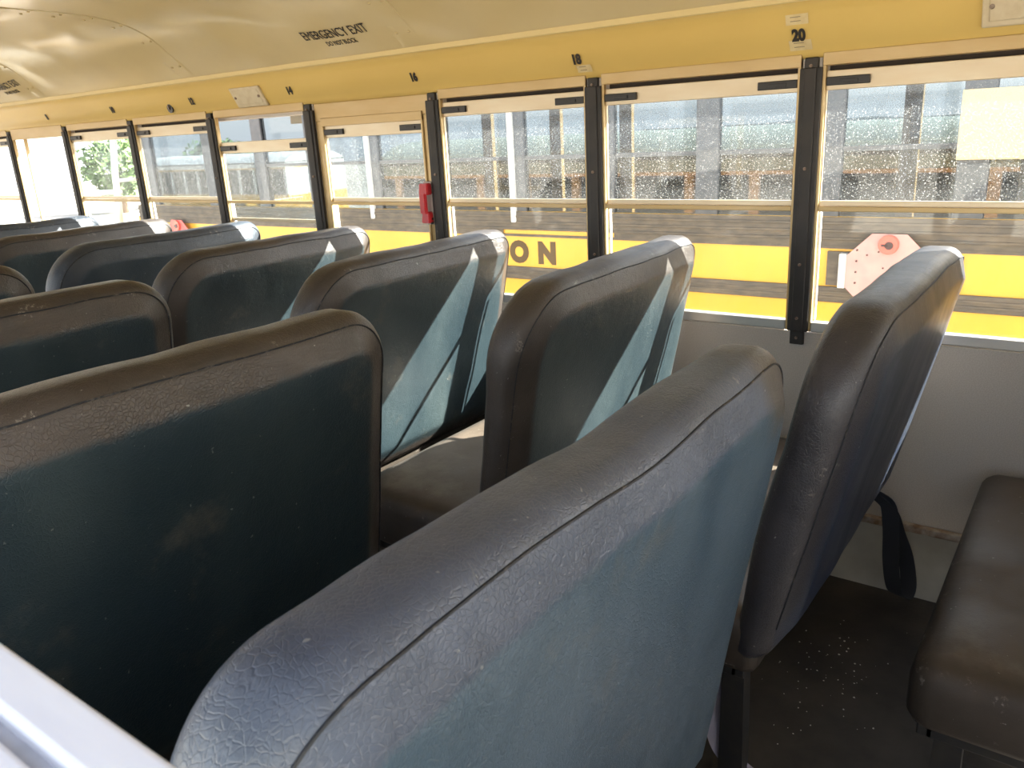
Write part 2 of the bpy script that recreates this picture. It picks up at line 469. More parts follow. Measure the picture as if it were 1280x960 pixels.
# ------------------------------------------------------------------ black window posts
NUM = {0: '20', 1: '18', 2: '16', 3: '14', 4: '12', 5: '10', 6: '8'}
PL = {-2: 'black window post at the rear, past the cushion seat', -1: 'black window post behind the right-hand edge seat',
      0: 'black metal window post under the seat number 20', 1: 'black metal window post under the seat number 18',
      2: 'black metal window post holding the red latch, under number 16', 3: 'black window post between the lowered window and the latch window, under number 14',
      4: 'black window post under number 12, left of the lowered window', 5: 'black window post under number 10, before the second side window with a view of hedge',
      6: 'thin dark window post at the right edge of the blank white open window', 7: 'leftmost window post, left of the blank white open window'}
for i in range(-1, 8):
    y = post_y(i)
    o = empty('window_post', (XW, y, .775))
    tag(o, PL.get(i, 'black window post far forward at window %s' % ('beyond the left edge', 'hidden past the left edge')[i % 2]), 'post', 'black posts between the windows')
    bm = bmesh.new()
    def bb(x0, x1, ya, yb, z0, z1, bv=.003): box(bm, x0 - XW, x1 - XW, ya, yb, z0 - .775, z1 - .775, bv)
    bb(XW - .012, XW + .003, -.031, .031, .812, 1.575)
    bb(XW - .018, XW - .010, -.017, .017, .812, 1.575)
    bb(XW - .012, XW + .002, -.021, .021, .770, .830)
    bb(XW - .012, XW + .008, -.019, .019, 1.56, 1.602)
    link('cover', bm, POST, o)
    for z, yy in ((1.580, 0), (1.300, .0), (1.02, .0), (.855, 0), (.792, 0)):
        bm = bmesh.new(); xx = -.018 if .83 < z < 1.57 else -.012
        disc(bm, (xx - .002, yy, z - .775), .0046, (1, 0, 0), .006, 10)
        link('screw', bm, RUST, o)

# red push-out latch on the post under number 16
o = empty('emergency_latch', (XW - .018, post_y(2) + .045, 1.105)); tag(o, 'red emergency window latch handle mounted beside a black post', 'latch')
bm = bmesh.new(); box(bm, .006, .013, -.012, .030, 0, .170, .004)
link('housing', bm, CLEARP, o)
bm = bmesh.new(); hexa(bm, [(-.022, -.012, .008), (.008, -.012, .008), (.008, .030, .008), (-.022, .030, .008)], [(-.018, -.010, .052), (.008, -.010, .052), (.008, .026, .052), (-.018, .026, .052)])
hexa(bm, [(-.030, -.004, .045), (-.012, -.004, .045), (-.012, .026, .045), (-.030, .026, .045)], [(-.030, -.004, .125), (-.012, -.004, .125), (-.012, .026, .125), (-.030, .026, .125)])
hexa(bm, [(-.024, -.014, .118), (.008, -.014, .118), (.008, .032, .118), (-.024, .032, .118)], [(-.020, -.012, .162), (.008, -.012, .162), (.008, .030, .162), (-.020, .030, .162)])
bmesh.ops.bevel(bm, geom=list(bm.edges), offset=.0035, segments=2, affect='EDGES')
link('handle', bm, RED, o)
bm = bmesh.new(); box(bm, -.006, .008, -.0115, -.003, .002, .03, .003); link('catch', bm, BLACKP, o)

# ------------------------------------------------------------------ markings on the header and ceiling
def header_fn(yc, zc, lift=.0012):
    def f(u, v, h):
        z = zc + v
        return Vector((hx(z) - .0035 - lift - h, yc - u, z))
    return f
for i in range(0, 7):
    y = .022 + .7235 * i if i < 3 else .022 + .7235 * i
    s = NUM[i]
    q = text_obj('seat_number', s, .040, BLK, header_fn(y, 1.660), cond=.9, bold=.0022)
    tag(q, {'20': 'black seat number 20 between two cream stickers', '18': 'black seat number 18 above one cream sticker'}.get(s, 'small black seat number %s on the yellow panel' % s), 'number', 'seat numbers over the windows')
def sticker(y, z, w, h, lab, lines):
    bm = bmesh.new()
    nv = 4
    P = []
    for a in range(nv + 1):
        v = -h / 2 + h * a / nv
        P.append([bm.verts.new(header_fn(y, z, .0006)(u, v, 0)) for u in (-w / 2, w / 2)])
    fs = [bm.faces.new((a[0], a[1], b[1], b[0])) for a, b in zip(P, P[1:])]
    o = link('sticker', bm, STICK)
    md = None
    tag(o, lab, 'sticker')
    bm = bmesh.new()
    for k in range(lines):
        zz = -.004 + .010 * k
        L = w * .46
        vs = [bm.verts.new(header_fn(y, z, .0012)(u - .004, zz + dv, 0)) for u, dv in ((-L / 2, -.001), (L / 2, -.001), (L / 2, .001), (-L / 2, .001))]
        bm.faces.new(vs)
    link('print', bm, STICKLN, o)
sticker(.024, 1.701, .062, .026, 'cream sticker directly above the seat number 20', 2)
sticker(.020, 1.636, .062, .026, 'cream sticker between the seat number 20 and the black post', 2)
sticker(.726, 1.632, .055, .022, 'cream sticker directly below the seat number 18', 2)

def cover_plate(y0, y1, z0, z1, lab):
    o = empty('cover_plate', (hx((z0 + z1) / 2) - .004, (y0 + y1) / 2, (z0 + z1) / 2)); tag(o, lab, 'plate')
    sl = hslope((z0 + z1) / 2); hw = (y1 - y0) / 2; hh = (z1 - z0) / 2
    bm = bmesh.new()
    box(bm, -.009, .004, -hw, hw, -hh, hh, .004)
    box(bm, -.012, -.007, -hw + .016, hw - .016, -hh + .012, hh - .012, .003)
    for v in bm.verts: v.co.x += sl * v.co.z
    link('panel', bm, PLATE, o)
    for s in (-1, 1):
        bm = bmesh.new(); disc(bm, (-.012, s * (hw - .022), 0), .006, (1, 0, 0), .006, 10); link('screw', bm, RUST, o)
cover_plate(2.37, 2.58, 1.612, 1.695, 'small cream cover plate between the numbers 14 and 12')
cover_plate(-.70, -.425, 1.632, 1.722, 'cream cover plate in the top right corner above the stop sign window')
o = empty('grommet', (hx(1.64) - .003, 3.12, 1.64)); tag(o, 'round dark hole with a bent flap in the yellow panel left of number 12', 'hole')
bm = bmesh.new(); disc(bm, (-.002, 0, 0), .022, (1, 0, .2), .006, 18); link('hole', bm, BLACKP, o)
bm = bmesh.new(); disc(bm, (-.006, .008, .004), .013, (1, -.4, .3), .003, 14); link('flap', bm, RUST, o)

def ceil_fn(yc, xc):
    def f(u, v, h):
        x = xc - .76 * v
        y = yc - u
        return Vector((x, y, ceil_z(x) + ceil_off(x, y) - .0035 - h))
    return f
def exit_marking(yc, lab):
    o = empty('exit_marking', (0, 0, 0)); tag(o, lab, 'marking', 'emergency exit markings on the ceiling')
    a = text_obj('exit_lettering', 'EMERGENCY EXIT', .064, BLK, ceil_fn(yc, .960), o, cond=.68, bold=.0)
    b = text_obj('warning_lettering', 'DO NOT BLOCK', .033, BLK, ceil_fn(yc + .00, .998), o, cond=.66, bold=.0)
exit_marking(1.715, 'large black EMERGENCY EXIT lettering on the tan ceiling')
exit_marking(4.46, 'faint distant EMERGENCY EXIT lettering at the left edge')

# ------------------------------------------------------------------ bench seats
def outline(a0, a1, b0, b1, rt, rb, inset, nh=26, nv=18, nc=12):
    """rounded rectangle loop in (a, b), counter-clockwise, inset from the outside"""
    a0 += inset; a1 -= inset; b0 += inset; b1 -= inset
    lim = max(.003, min((a1 - a0), (b1 - b0)) / 2 - .001)
    rl, rr_ = rt if isinstance(rt, tuple) else (rt, rt)
    rl = min(max(rl - inset, .004), lim); rr_ = min(max(rr_ - inset, .004), lim); rb = min(max(rb - inset, .004), lim)
    P = []
    def line(p, q, n):
        for k in range(n): P.append((p[0] + (q[0] - p[0]) * k / n, p[1] + (q[1] - p[1]) * k / n))
    def arc(c, r, t0, n=nc):
        for k in range(n): t = t0 + (PI / 2) * k / n; P.append((c[0] + r * math.cos(t), c[1] + r * math.sin(t)))
    line((a0 + rb, b0), (a1 - rb, b0), nh); arc((a1 - rb, b0 + rb), rb, -PI / 2)
    line((a1, b0 + rb), (a1, b1 - rr_), nv); arc((a1 - rr_, b1 - rr_), rr_, 0)
    line((a1 - rr_, b1), (a0 + rl, b1), nh); arc((a0 + rl, b1 - rl), rl, PI / 2)
    line((a0, b1 - rl), (a0, b0 + rb), nv); arc((a0 + rb, b0 + rb), rb, PI)
    return P

def lerp(pts, t):
    if t <= pts[0][0]: return pts[0][1]
    for (a, va), (b, vb) in zip(pts, pts[1:]):
        if t <= b: return va + (vb - va) * (t - a) / (b - a)
    return pts[-1][1]

ZB, ZT = .385, 1.112
RR = [(.31, 0), (.25, 0), (.19, 0), (.145, 0), (.11, 0), (.088, .0), (.078, .0015), (.070, .005), (.058, .011), (.042, .0185), (.030, .024), (.021, .029), (.011, .039), (.004, .050), (0, .062)]
FR = [(0, .036), (.003, .023), (.011, .012), (.026, .005), (.05, .001), (.09, 0), (.15, 0), (.23, 0), (.31, 0)]
def yrear(z, k=.17): return (1.07 - z) * k - (k - .17) * .67
def thick(z): return lerp([(.38, .100), (.86, .108), (1.0, .128), (1.11, .142)], z)

def make_seat(kind, i, yr, xa, xb, label, mat, cmat, wall, belts=(), seed=0, sag=.0, tilt=.17, ZT=1.112, rt=(.135, .135), stained=False, cy=.638, cz=0., ZB=.385, fat=0., crt=.05):
    cx = (xa + xb) / 2
    root = empty('bench_seat', (cx, yr, 0)); tag(root, label, 'bus seat', 'bench seats on the %s row' % kind)
    A0, A1 = xa - cx, xb - cx
    rng = random.Random(seed)
    sv = Vector((seed * 3.1, seed * 1.7, seed * .7))
    def shape(x, z, y):
        # the wall side narrows a little towards the seat; old padding sags
        t = max(0., 1.0 - z) * .10
        if (x - 0) * wall > 0: x = x * (1 - t * .9 * abs(x) / (A1 - A0) * 2 * .5)
        n1 = noise.noise(Vector((x * 3.2, z * 3.2, 0)) + sv)
        n2 = noise.noise(Vector((x * 9, z * 9, y * 9)) + sv)
        y2 = y + .006 * n1 + .0022 * n2
        z2 = z + (.006 * noise.noise(Vector((x * 4, 0, 0)) + sv) + .003 * n2) * max(0., (z - .8) / .3)
        z2 -= sag * math.exp(-((x - .02) / .16) ** 2) * max(0., (z - .8) / .3)
        return Vector((x, y2, z2))
    bm = bmesh.new(); lay = bm.verts.layers.float.new('edge'); ly2 = bm.verts.layers.float.new('stain')
    def stain(a, b):
        if not stained: return 0.
        return math.exp(-((a - (A1 - .03)) / .16) ** 2) * max(0., min(1., (b - .93) / .10)) * 1.4
    loops = []
    for inset, off in RR:
        L = []
        for a, b in outline(A0, A1, ZB, ZT, rt, .035, inset):
            v = bm.verts.new(shape(a, b, yrear(b, tilt) + off)); v[lay] = inset + (0.03 if b < ZB + .115 else 0); v[ly2] = stain(a, b); L.append(v)
        loops.append(L)
    for inset, off in FR:
        L = []
        for a, b in outline(A0, A1, ZB, ZT, rt, .035, inset):
            v = bm.verts.new(shape(a, b, yrear(b, tilt) + thick(b) + fat * math.exp(-((b - .74) / .22) ** 2) - off)); v[lay] = inset; v[ly2] = stain(a, b); L.append(v)
        loops.append(L)
    n = len(loops[0])
    for P, Q in zip(loops, loops[1:]):
        for k in range(n): bm.faces.new((P[k], P[(k + 1) % n], Q[(k + 1) % n], Q[k]))
    bm.faces.new(loops[0][::-1]); bm.faces.new(loops[-1])
    back = link('backrest', bm, mat, root, smooth=True)
    # seam where the edge strip is sewn to the rear panel
    pts = []
    OL = outline(A0, A1, ZB, ZT, rt, .035, .024)
    for a, b in OL:
        if b > ZB + .075: pts.append(((a, b), shape(a, b, yrear(b, tilt) + .0262)))
    k0 = next((k for k in range(len(pts)) if pts[k][0][0] > 0 and pts[k][0][1] < .50 and pts[k][0][0] > A1 - .06), 0)
    pts = [p for _, p in pts]
    bm = bmesh.new(); tube(bm, pts, .0016, 6)
    link('seam', bm, SEAM, back)
    # cushion
    bm = bmesh.new(); lay = bm.verts.layers.float.new('edge')
    loops = []
    for inset, z in ((.10, .352), (.03, .352), (.008, .358), (.0, .372), (.0, .410), (0, .462), (.004, .481), (.012, .495), (.026, .505), (.05, .511), (.10, .514), (.19, .516)):
        L = []
        for a, b in outline(A0 + .005, A1 + (.05 if wall > 0 else .0), .16, cy, crt, .03, inset, nv=12):
            nn = noise.noise(Vector((a * 4, b * 4, 5)) + sv)
            v = bm.verts.new((a, b, z + cz * (z > .42) + .004 * nn * (z > .44))); v[lay] = .02 + inset; L.append(v)
        loops.append(L)
    n = len(loops[0])
    for P, Q in zip(loops, loops[1:]):
        for k in range(n): bm.faces.new((P[k], P[(k + 1) % n], Q[(k + 1) % n], Q[k]))
    bm.faces.new(loops[0][::-1]); bm.faces.new(loops[-1])
    link('cushion', bm, cmat, root, smooth=True)
    # steel frame and legs on the aisle side, bracket on the wall side
    bm = bmesh.new()
    for y in (.205, .56): box(bm, A0 + .03, A1 - .02, y - .015, y + .015, .325, .355, .004)
    box(bm, A0 + .03, A0 + .06, .205, .56, .325, .355, .004); box(bm, A1 - .06, A1 - .03, .205, .56, .325, .355, .004)
    link('frame', bm, DARKSTEEL, root)
    ax = A0 + .055 if wall > 0 else A1 - .055
    for y in (.215, .52):
        bm = bmesh.new()
        hexa(bm, [(ax - .02, y - .028, .001), (ax + .02, y - .028, .001), (ax + .02, y + .028, .001), (ax - .02, y + .028, .001)],
             [(ax - .02, y - .024, .335), (ax + .02, y - .024, .335), (ax + .02, y + .024, .335), (ax - .02, y + .024, .335)])
        box(bm, ax - .04, ax + .04, y - .045, y + .045, .0005, .007, .002)
        link('leg', bm, DARKSTEEL, root)
    for y in (.24, .50):
        bm = bmesh.new()
        a, b = (A1 - .04, XW - .0225 - cx) if wall > 0 else (-XW + .001 - cx, A0 + .04)
        box(bm, a, b, y - .02, y + .02, .3, .325, .003); box(bm, (b - .008) if wall > 0 else a, b if wall > 0 else a + .008, y - .03, y + .03, .23, .325, .002)
        link('wall_bracket', bm, DARKSTEEL, root)
    for pts, wd, width, m in belts:
        bm = bmesh.new()
        ribbon(bm, [Vector(p) - Vector((cx, yr, 0)) for p in spline(pts, 7)], wd, width, .0025)
        link('seat_belt', bm, m, root)
    return root

R_LABEL = {
    -1: 'bench seat at the right edge with only its worn brown cushion showing',
    0: 'narrow-looking blue bench seat on the right, seen end-on before the stop sign',
    1: 'blue bench seat with a brown border just in front of the number 18 post',
    2: 'bench seat with crossed sunlight strips beside the black letters outside',
    3: 'brown-edged blue bench seat below the lowered window, one sunlit diagonal',
    4: 'plain blue-topped bench seat below the small far stop sign',
    5: 'brown-topped far bench seat with a cream sunlit end, behind the plain blue one',
    6: 'farthest visible bench seat top at the left edge, with a pale sunlit end',
}
R_MAT = {-1: BLUE, 0: ENDB, 1: BLUE, 2: BLUE, 3: BLUE, 4: BLUE2, 5: BLUE, 6: BLUE2}
belts0 = [
    ([(.93, -.300, .43), (.95, -.345, .39), (.965, -.360, .30), (.985, -.365, .18), (1.03, -.375, .07), (1.075, -.395, .035), (1.10, -.40, .07), (1.085, -.385, .17), (1.03, -.365, .27), (.97, -.350, .36), (.94, -.31, .41)], (.30, 1., 0), .050, BELT),
    ([(.115, -.20, .33), (.105, -.195, .24), (.095, -.188, .175), (.10, -.205, .11), (.115, -.25, .06), (.14, -.29, .02)], (.5, -.8, .2), .040, BELT2),
]
for i in range(-1, 7):
    make_seat('wall', i, -.445 + PITCH * i, .05 if i == 0 else .07, 1.042, R_LABEL[i], R_MAT[i], BROWN, 1, belts0 if i == 0 else (), seed=i + 11, tilt=.225 if i == 0 else .20, ZT=1.118, rt=(.20, .085), cy=(.598 if i < 1 else .664), crt=(.05 if i < 1 else (.15, .05)), cz=(-.02 if i < 1 else 0.), fat=(.024 if i == 0 else 0.))
L_LABEL = {
    0: 'largest faded blue bench seat crossing the foreground beside the white rail',
    1: 'dark bench seat with a long brown-grey top seam, behind the foreground one',
    2: 'short piece of dark blue bench seat at mid left, third from the camera',
    3: 'tiny brown corner of a bench seat at the far left edge',
}
for i in range(0, 4):
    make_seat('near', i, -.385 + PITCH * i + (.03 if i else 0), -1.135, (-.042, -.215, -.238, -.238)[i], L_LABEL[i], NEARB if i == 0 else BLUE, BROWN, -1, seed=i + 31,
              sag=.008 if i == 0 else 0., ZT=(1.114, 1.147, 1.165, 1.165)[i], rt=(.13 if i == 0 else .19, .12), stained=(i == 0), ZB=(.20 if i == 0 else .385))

# crumbs on the rubber floor
bm = bmesh.new(); rr = random.Random(3)
for k in range(75):
    x = rr.gauss(.62, .17); y = rr.gauss(-.29, .06); s = rr.uniform(.0010, .0034)
    if x > 1.1 or x < .2: continue
    vs = [bm.verts.new((x + s * math.cos(a) * rr.uniform(.6, 1.3), y + s * math.sin(a) * rr.uniform(.6, 1.3), .0004)) for a in (0, 1.6, 3.1, 4.6)]
    t = bm.verts.new((x, y, s * .9)); bm.faces.new(vs)
    for q in range(4): bm.faces.new((vs[q], vs[(q + 1) % 4], t))
tag(link('floor_crumbs', bm, CRUMB), 'pale crumbs scattered over the dark floor by the wall seat', 'crumbs', kind='stuff')

# ------------------------------------------------------------------ outdoors
def ground_z(x): return lerp([(6, -1.), (6.9, -1.63), (12, -1.75), (15, -1.85), (30, -2.2), (90, -2.4)], x)
bm = bmesh.new()
g = [[bm.verts.new((x, y, ground_z(x))) for x in (-60, -10, -1.3, 4, 6, 6.9, 12, 15, 30, 59, 90)] for y in (-60, -10, 0, 10, 25, 50, 110)]
for a, b in zip(g, g[1:]):
    for k in range(len(a) - 1): bm.faces.new((a[k], a[k + 1], b[k + 1], b[k]))
tag(link('ground', bm, GROUND), kind='structure')

# --- the school bus parked alongside
XN, XF = 3.62, 5.92
BY0, BY1 = -4.2, 7.95
bus = empty('school_bus', ((XN + XF) / 2, 2., -1.0)); tag(bus, 'yellow and black school bus parked alongside, filling the side windows', 'bus')
BO = Vector(bus.location)
def bp(name, bm, mat, parent=None, smooth=False, auto=None):
    bmesh.ops.translate(bm, verts=bm.verts, vec=-BO)
    return link(name, bm, mat, parent or bus, smooth, auto)
bm = bmesh.new(); box(bm, XN, XN + .05, BY0, BY1, -.55, .87); bp('side_panel', bm, BUSY)
bm = bmesh.new(); box(bm, XF - .05, XF, BY0, BY1, -.55, .60); bp('side_panel', bm, BUSY)
bm = bmesh.new(); box(bm, XN + .05, XF - .05, BY0, BY1, -.05, 0.0); bp('floor_pan', bm, BUSDARK)
bm = bmesh.new(); box(bm, XN + .0, XF, BY1, BY1 + .06, -.55, .75, .01); bp('front_panel', bm, BUSY)
bm = bmesh.new(); box(bm, XN + .0, XF, BY0 - .06, BY0, -.55, 1.9, .01); bp('rear_panel', bm, BUSY)
# black bands and rub rails
bm = bmesh.new(); box(bm, XN - .012, XN, 2.95, BY1, .690, .868); box(bm, XN - .012, XN, BY0, 2.95, .735, .868)
for z in (.745, .79, .835): box(bm, XN - .020, XN - .010, BY0, BY1, z - .008, z + .008, .003)
bp('window_band', bm, BUSK)
bm = bmesh.new(); box(bm, XN - .012, XN, BY0, 2.95, .687, .704); bp('band_edge', bm, BUSK)
bm = bmesh.new(); box(bm, XN - .010, XN, BY0, 2.0, .704, .735); bp('window_band', bm, BUSK)
for z0, z1 in ((.367, .462), (-.05, .05), (-.42, -.36)):
    bm = bmesh.new(); box(bm, XN - .022, XN, BY0, BY1, z0, z1, .008)
    box(bm, XN - .030, XN - .02, BY0, BY1, z0 + .025, z0 + .04, .003); box(bm, XN - .030, XN - .02, BY0, BY1, z1 - .04, z1 - .025, .003)
    bp('rub_rail', bm, BUSK)
# roof
bm = bmesh.new(); prof = []
for k in range(17):
    t = -1 + 2 * k / 16
    prof.append(((XN + XF) / 2 + t * (XF - XN) / 2, 1.86 + .30 * (1 - abs(t) ** 3)))
ra = [bm.verts.new((x, BY0, z)) for x, z in prof]; rb = [bm.verts.new((x, BY1, z)) for x, z in prof]
ra2 = [bm.verts.new((x, BY0, z - .04)) for x, z in prof]; rb2 = [bm.verts.new((x, BY1, z - .04)) for x, z in prof]
for k in range(16):
    bm.faces.new((ra[k], ra[k + 1], rb[k + 1], rb[k])); bm.faces.new((ra2[k + 1], ra2[k], rb2[k], rb2[k + 1]))
for q in (0, 16): bm.faces.new((ra[q], rb[q], rb2[q], ra2[q]))
bm.faces.new(ra + ra2[::-1]); bm.faces.new(rb[::-1] + rb2)
bp('roof', bm, BUSROOF, smooth=True, auto=50)
bm = bmesh.new(); box(bm, XN, XN + .05, BY0, BY1, 1.76, 1.86); box(bm, XF - .05, XF, BY0, BY1, 1.66, 1.86); bp('header', bm, BUSY)
# near-side posts, sashes and glass
NP = [1.34 + .735 * k for k in range(-7, 7)] + [6.55, 7.62]
NP = [y for y in NP if BY0 < y < BY1]
for y in NP:
    bm = bmesh.new(); box(bm, XN + .002, XN + .06, y - .075, y + .075, .86, 1.77, .006); bp('window_post', bm, BUSG)
for y in (2.84, 4.31):
    bm = bmesh.new(); box(bm, XN - .022, XN + .004, y - .022, y + .022, .79, 1.77, .004); bp('post_trim', bm, WHITEM)
for a, b in zip(NP, NP[1:]):
    bm = bmesh.new(); box(bm, XN + .02, XN + .024, a + .07, b - .07, .865, 1.77); bp('pane', bm, GBUS)
    if b < 6:
        bm = bmesh.new(); box(bm, XN + .014, XN + .032, a + .075, b - .075, 1.235, 1.262, .003); bp('sash_rail', bm, BUSG)
# far-side posts, seen through the near windows
for y in [2.26 - .83 * k for k in range(1, 7)] + [2.26, 3.11, 3.91, 4.78, 5.6, 6.5, 7.4]:
    bm = bmesh.new(); box(bm, XF - .06, XF, y - .065, y + .065, .60, 1.67, .006); bp('window_post', bm, BUSTAN)
# cream board standing in a near window
bm = bmesh.new(); box(bm, XN - .012, XN + .006, -1.05, -.05, 1.175, 1.525, .003)
bp('window_board', bm, BOARD)
# dark mounting panel and the stop arms
def stop_arm(yc, zc, mat, lab):
    p = bmesh.new(); R_ = .221 / math.cos(PI / 8)
    A = []; B = []
    for k in range(8):
        t = PI / 8 + k * PI / 4
        A.append(p.verts.new((XN - .060, yc + R_ * math.cos(t), zc + R_ * math.sin(t)))); B.append(p.verts.new((XN - .056, yc + R_ * math.cos(t), zc + R_ * math.sin(t))))
    p.faces.new(A[::-1]); p.faces.new(B)
    for k in range(8): p.faces.new((A[k], A[(k + 1) % 8], B[(k + 1) % 8], B[k]))
    sign = bp('stop_sign', p, mat); sign['label'] = lab
    for dz in (.163, -.163):
        q = bmesh.new(); disc(q, (XN - .067, yc, zc + dz), .055, (1, 0, 0), .02, 28)
        bmesh.ops.bevel(q, geom=[e for e in q.edges], offset=.005, segments=2, affect='EDGES'); bp('lamp', q, LAMPR, sign)
        q = bmesh.new(); disc(q, (XN - .079, yc - .004, zc + dz - .004), .022, (1, 0, 0), .006, 18); box(q, XN - .082, XN - .076, yc + .0, yc + .036, zc + dz - .010, zc + dz + .002, .001)
        bp('lamp_opening', q, LAMPK, sign)
    q = bmesh.new()
    for dz in (-.07, 0, .07, .14): disc(q, (XN - .062, yc + .165, zc + dz * .9), .006, (1, 0, 0), .006, 10)
    for dy, dz in ((.05, .12), (.11, .10), (.02, .03)): disc(q, (XN - .062, yc + dy, zc + dz), .005, (1, 0, 0), .006, 10)
    bp('rivet', q, LAMPK, sign)
    q = bmesh.new(); box(q, XN - .064, XN - .0, yc + .222, yc + .262, zc - .10, zc + .10, .004)
    for dz in (-.08, -.03, .03, .08): disc(q, (XN - .066, yc + .242, zc + dz), .006, (1, 0, 0), .006, 10)
    bp('hinge_plate', q, WHITEM, sign)
stop_arm(.23, .565, STOPP, 'faded pink octagonal stop sign folded flat')
stop_arm(7.18, .505, STOPR, 'small red octagonal stop sign near the front')
bm = bmesh.new(); box(bm, XN - .020, XN - .002, -.14, .57, .47, .672, .003); bp('mount_panel', bm, BUSK)
# lettering on the yellow belt
for ch, y in (('O', 2.815), ('N', 2.565)):
    text_obj('lettering', ch, .205, pbr('lettering_brown', (.10, .055, .015), .6), (lambda yc: (lambda u, v, h: Vector((XN - .001 - h, yc - u, .562 + v)) - BO))(y), bus, cond=.98, bold=.015)
# mirror arm at the front corner
bm = bmesh.new()
tube(bm, [(XN - .12, 7.98, 1.68), (XN - .12, 8.10, 1.2), (XN - .12, 8.2, .55)], .035, 10)
tube(bm, [(XN - .12, 8.06, 1.02), (XN - .1, 9.0, 1.0)], .028, 8); tube(bm, [(XN - .12, 8.06, 1.14), (XN + .3, 8.06, 1.14)], .02, 8)
bp('mirror_arm', bm, WHITEM, smooth=True)
for yy in (-2.2, 5.4):
    for xx in (XN + .06, XF - .30):
        bm = bmesh.new(); disc(bm, (xx + .12, yy, -.55), .47, (1, 0, 0), .26, 36); bmesh.ops.bevel(bm, geom=[e for e in bm.edges if len(e.link_faces) == 2 and e.calc_face_angle(0) > 1], offset=.04, segments=3, affect='EDGES')
        wl = bp('wheel', bm, BUSDARK)
        bm = bmesh.new(); disc(bm, (xx + (-.015 if xx < 5 else .255), yy, -.55), .24, (1, 0, 0), .03, 28); bp('hub', bm, WHITEM, wl)

# --- other buses further off
def simple_bus(name, x0, x1, y0, y1, zo, label, pitch, roofm, bodym, postm, winm):
    o = empty(name, ((x0 + x1) / 2, (y0 + y1) / 2, zo - .95)); tag(o, label, 'bus')
    OO = Vector(o.location)
    def pp(n, bm, m, sm=False):
        bmesh.ops.translate(bm, verts=bm.verts, vec=-OO); return link(n, bm, m, o, sm, 50 if sm else None)
    bm = bmesh.new(); box(bm, x0, x1, y0, y1, zo - .55, zo + .80, .03); pp('body', bm, bodym)
    bm = bmesh.new(); box(bm, x0 + .05, x1 - .05, y0 + .05, y1 - .05, zo + .80, zo + 1.56); pp('window_band', bm, winm)
    y = y0 + .05
    while y < y1:
        bm = bmesh.new(); box(bm, x0 + .0, x1, y - .055, y + .055, zo + .80, zo + 1.57, .01); pp('window_post', bm, postm); y += pitch
    bm = bmesh.new(); box(bm, x0 - .01, x1 + .01, y0, y1, zo + 1.56, zo + 1.60, .006); pp('drip_rail', bm, BUSY)
    bm = bmesh.new(); box(bm, x0, x1, y0, y1, zo + 1.60, zo + 1.73, .01); pp('header', bm, roofm)
    bm = bmesh.new(); box(bm, x0 - .012, x1 + .012, y0, y1, zo + 1.73, zo + 1.765, .004); pp('gutter', bm, BUSK)
    bm = bmesh.new(); A = []; B = []
    for k in range(13):
        t = -1 + 2 * k / 12; x = (x0 + x1) / 2 + t * (x1 - x0) / 2; z = zo + 1.765 + .26 * (1 - abs(t) ** 3.5)
        A.append(bm.verts.new((x, y0, z))); B.append(bm.verts.new((x, y1, z)))
    for k in range(12): bm.faces.new((A[k], A[k + 1], B[k + 1], B[k]))
    bm.faces.new(A[::-1]); bm.faces.new(B); bm.faces.new((A[0], B[0], B[12], A[12]))
    pp('roof', bm, roofm, True)
    for yy in (y0 + 1.2, y1 - 1.6):
        for xx in (x0 + .1, x1 - .1):
            bm = bmesh.new(); disc(bm, (xx, yy, zo - .52), .42, (1, 0, 0), .24, 28); pp('wheel', bm, BUSDARK)
simple_bus('small_bus', 6.97, 9.1, -3.5, 7.6, -.68, 'lower pale-roofed bus with tan posts, beyond the yellow bus', .711, BUSROOF, BUSY, BUSTAN, BUSWIN)
simple_bus('distant_bus', 15.0, 17.4, 19.5, 27.2, -.90, 'white-roofed bus far ahead, past the front of the parked bus', .75, WHITEM, BUSY, WHITEM, BUSWIN)

# --- dark bank rising behind the buses
bm = bmesh.new(); rows = []
for k in range(31):
    y = -40 + 2. * k; row = []
    for q in range(13):
        x = 12.5 + 2.2 * q
        t = max(0., min(1., (x - 12.5) / 14)); fy = max(0., min(1., (15 - (y - .25 * x)) / 8.))
        row.append(bm.verts.new((x, y, ground_z(x) - .05 + (3.35 * t * t * (3 - 2 * t)) * fy + .12 * noise.noise(Vector((x * .3, y * .3, 0))) * t)))
    rows.append(row)
for a, b in zip(rows, rows[1:]):
    for q in range(12): bm.faces.new((a[q], a[q + 1], b[q + 1], b[q]))
tag(link('bank_ground', bm, BANK, smooth=True), kind='structure')

# --- trees at the edge of the lot
def tree(x, y, h, r, seed, label):
    rg = random.Random(seed)
    zg = ground_z(x)
    o = empty('tree', (x, y, zg)); tag(o, label, 'tree', 'trees along the edge of the lot')
    bm = bmesh.new(); tube(bm, [(0, 0, -.05), (.05, .02, h * .25), (-.05, .05, h * .55)], [.22, .17, .09], 10); link('trunk', bm, BARK, o, True)
    bm = bmesh.new()
    for k in range(1500):
        d = Vector((rg.gauss(0, 1), rg.gauss(0, 1), rg.gauss(0, 1))).normalized()
        f = rg.uniform(.55, 1.) * (1 + .25 * noise.noise(d * 2.2 + Vector((seed, 0, 0))))
        c = Vector((d.x * r * f, d.y * r * f, h * .58 + d.z * h * .40 * f))
        s = rg.uniform(.14, .30)
        u = Vector((rg.gauss(0, 1), rg.gauss(0, 1), rg.gauss(0, 1))).normalized(); w_ = u.orthogonal().normalized()
        bm.faces.new([bm.verts.new(c + p) for p in (u * s, w_ * s * .55, -u * s, -w_ * s * .55)])
    link('crown', bm, LEAF, o)
TL = ['green tree left of the white mirror arm of the parked bus', 'low green tree seen over the distant bus roof']
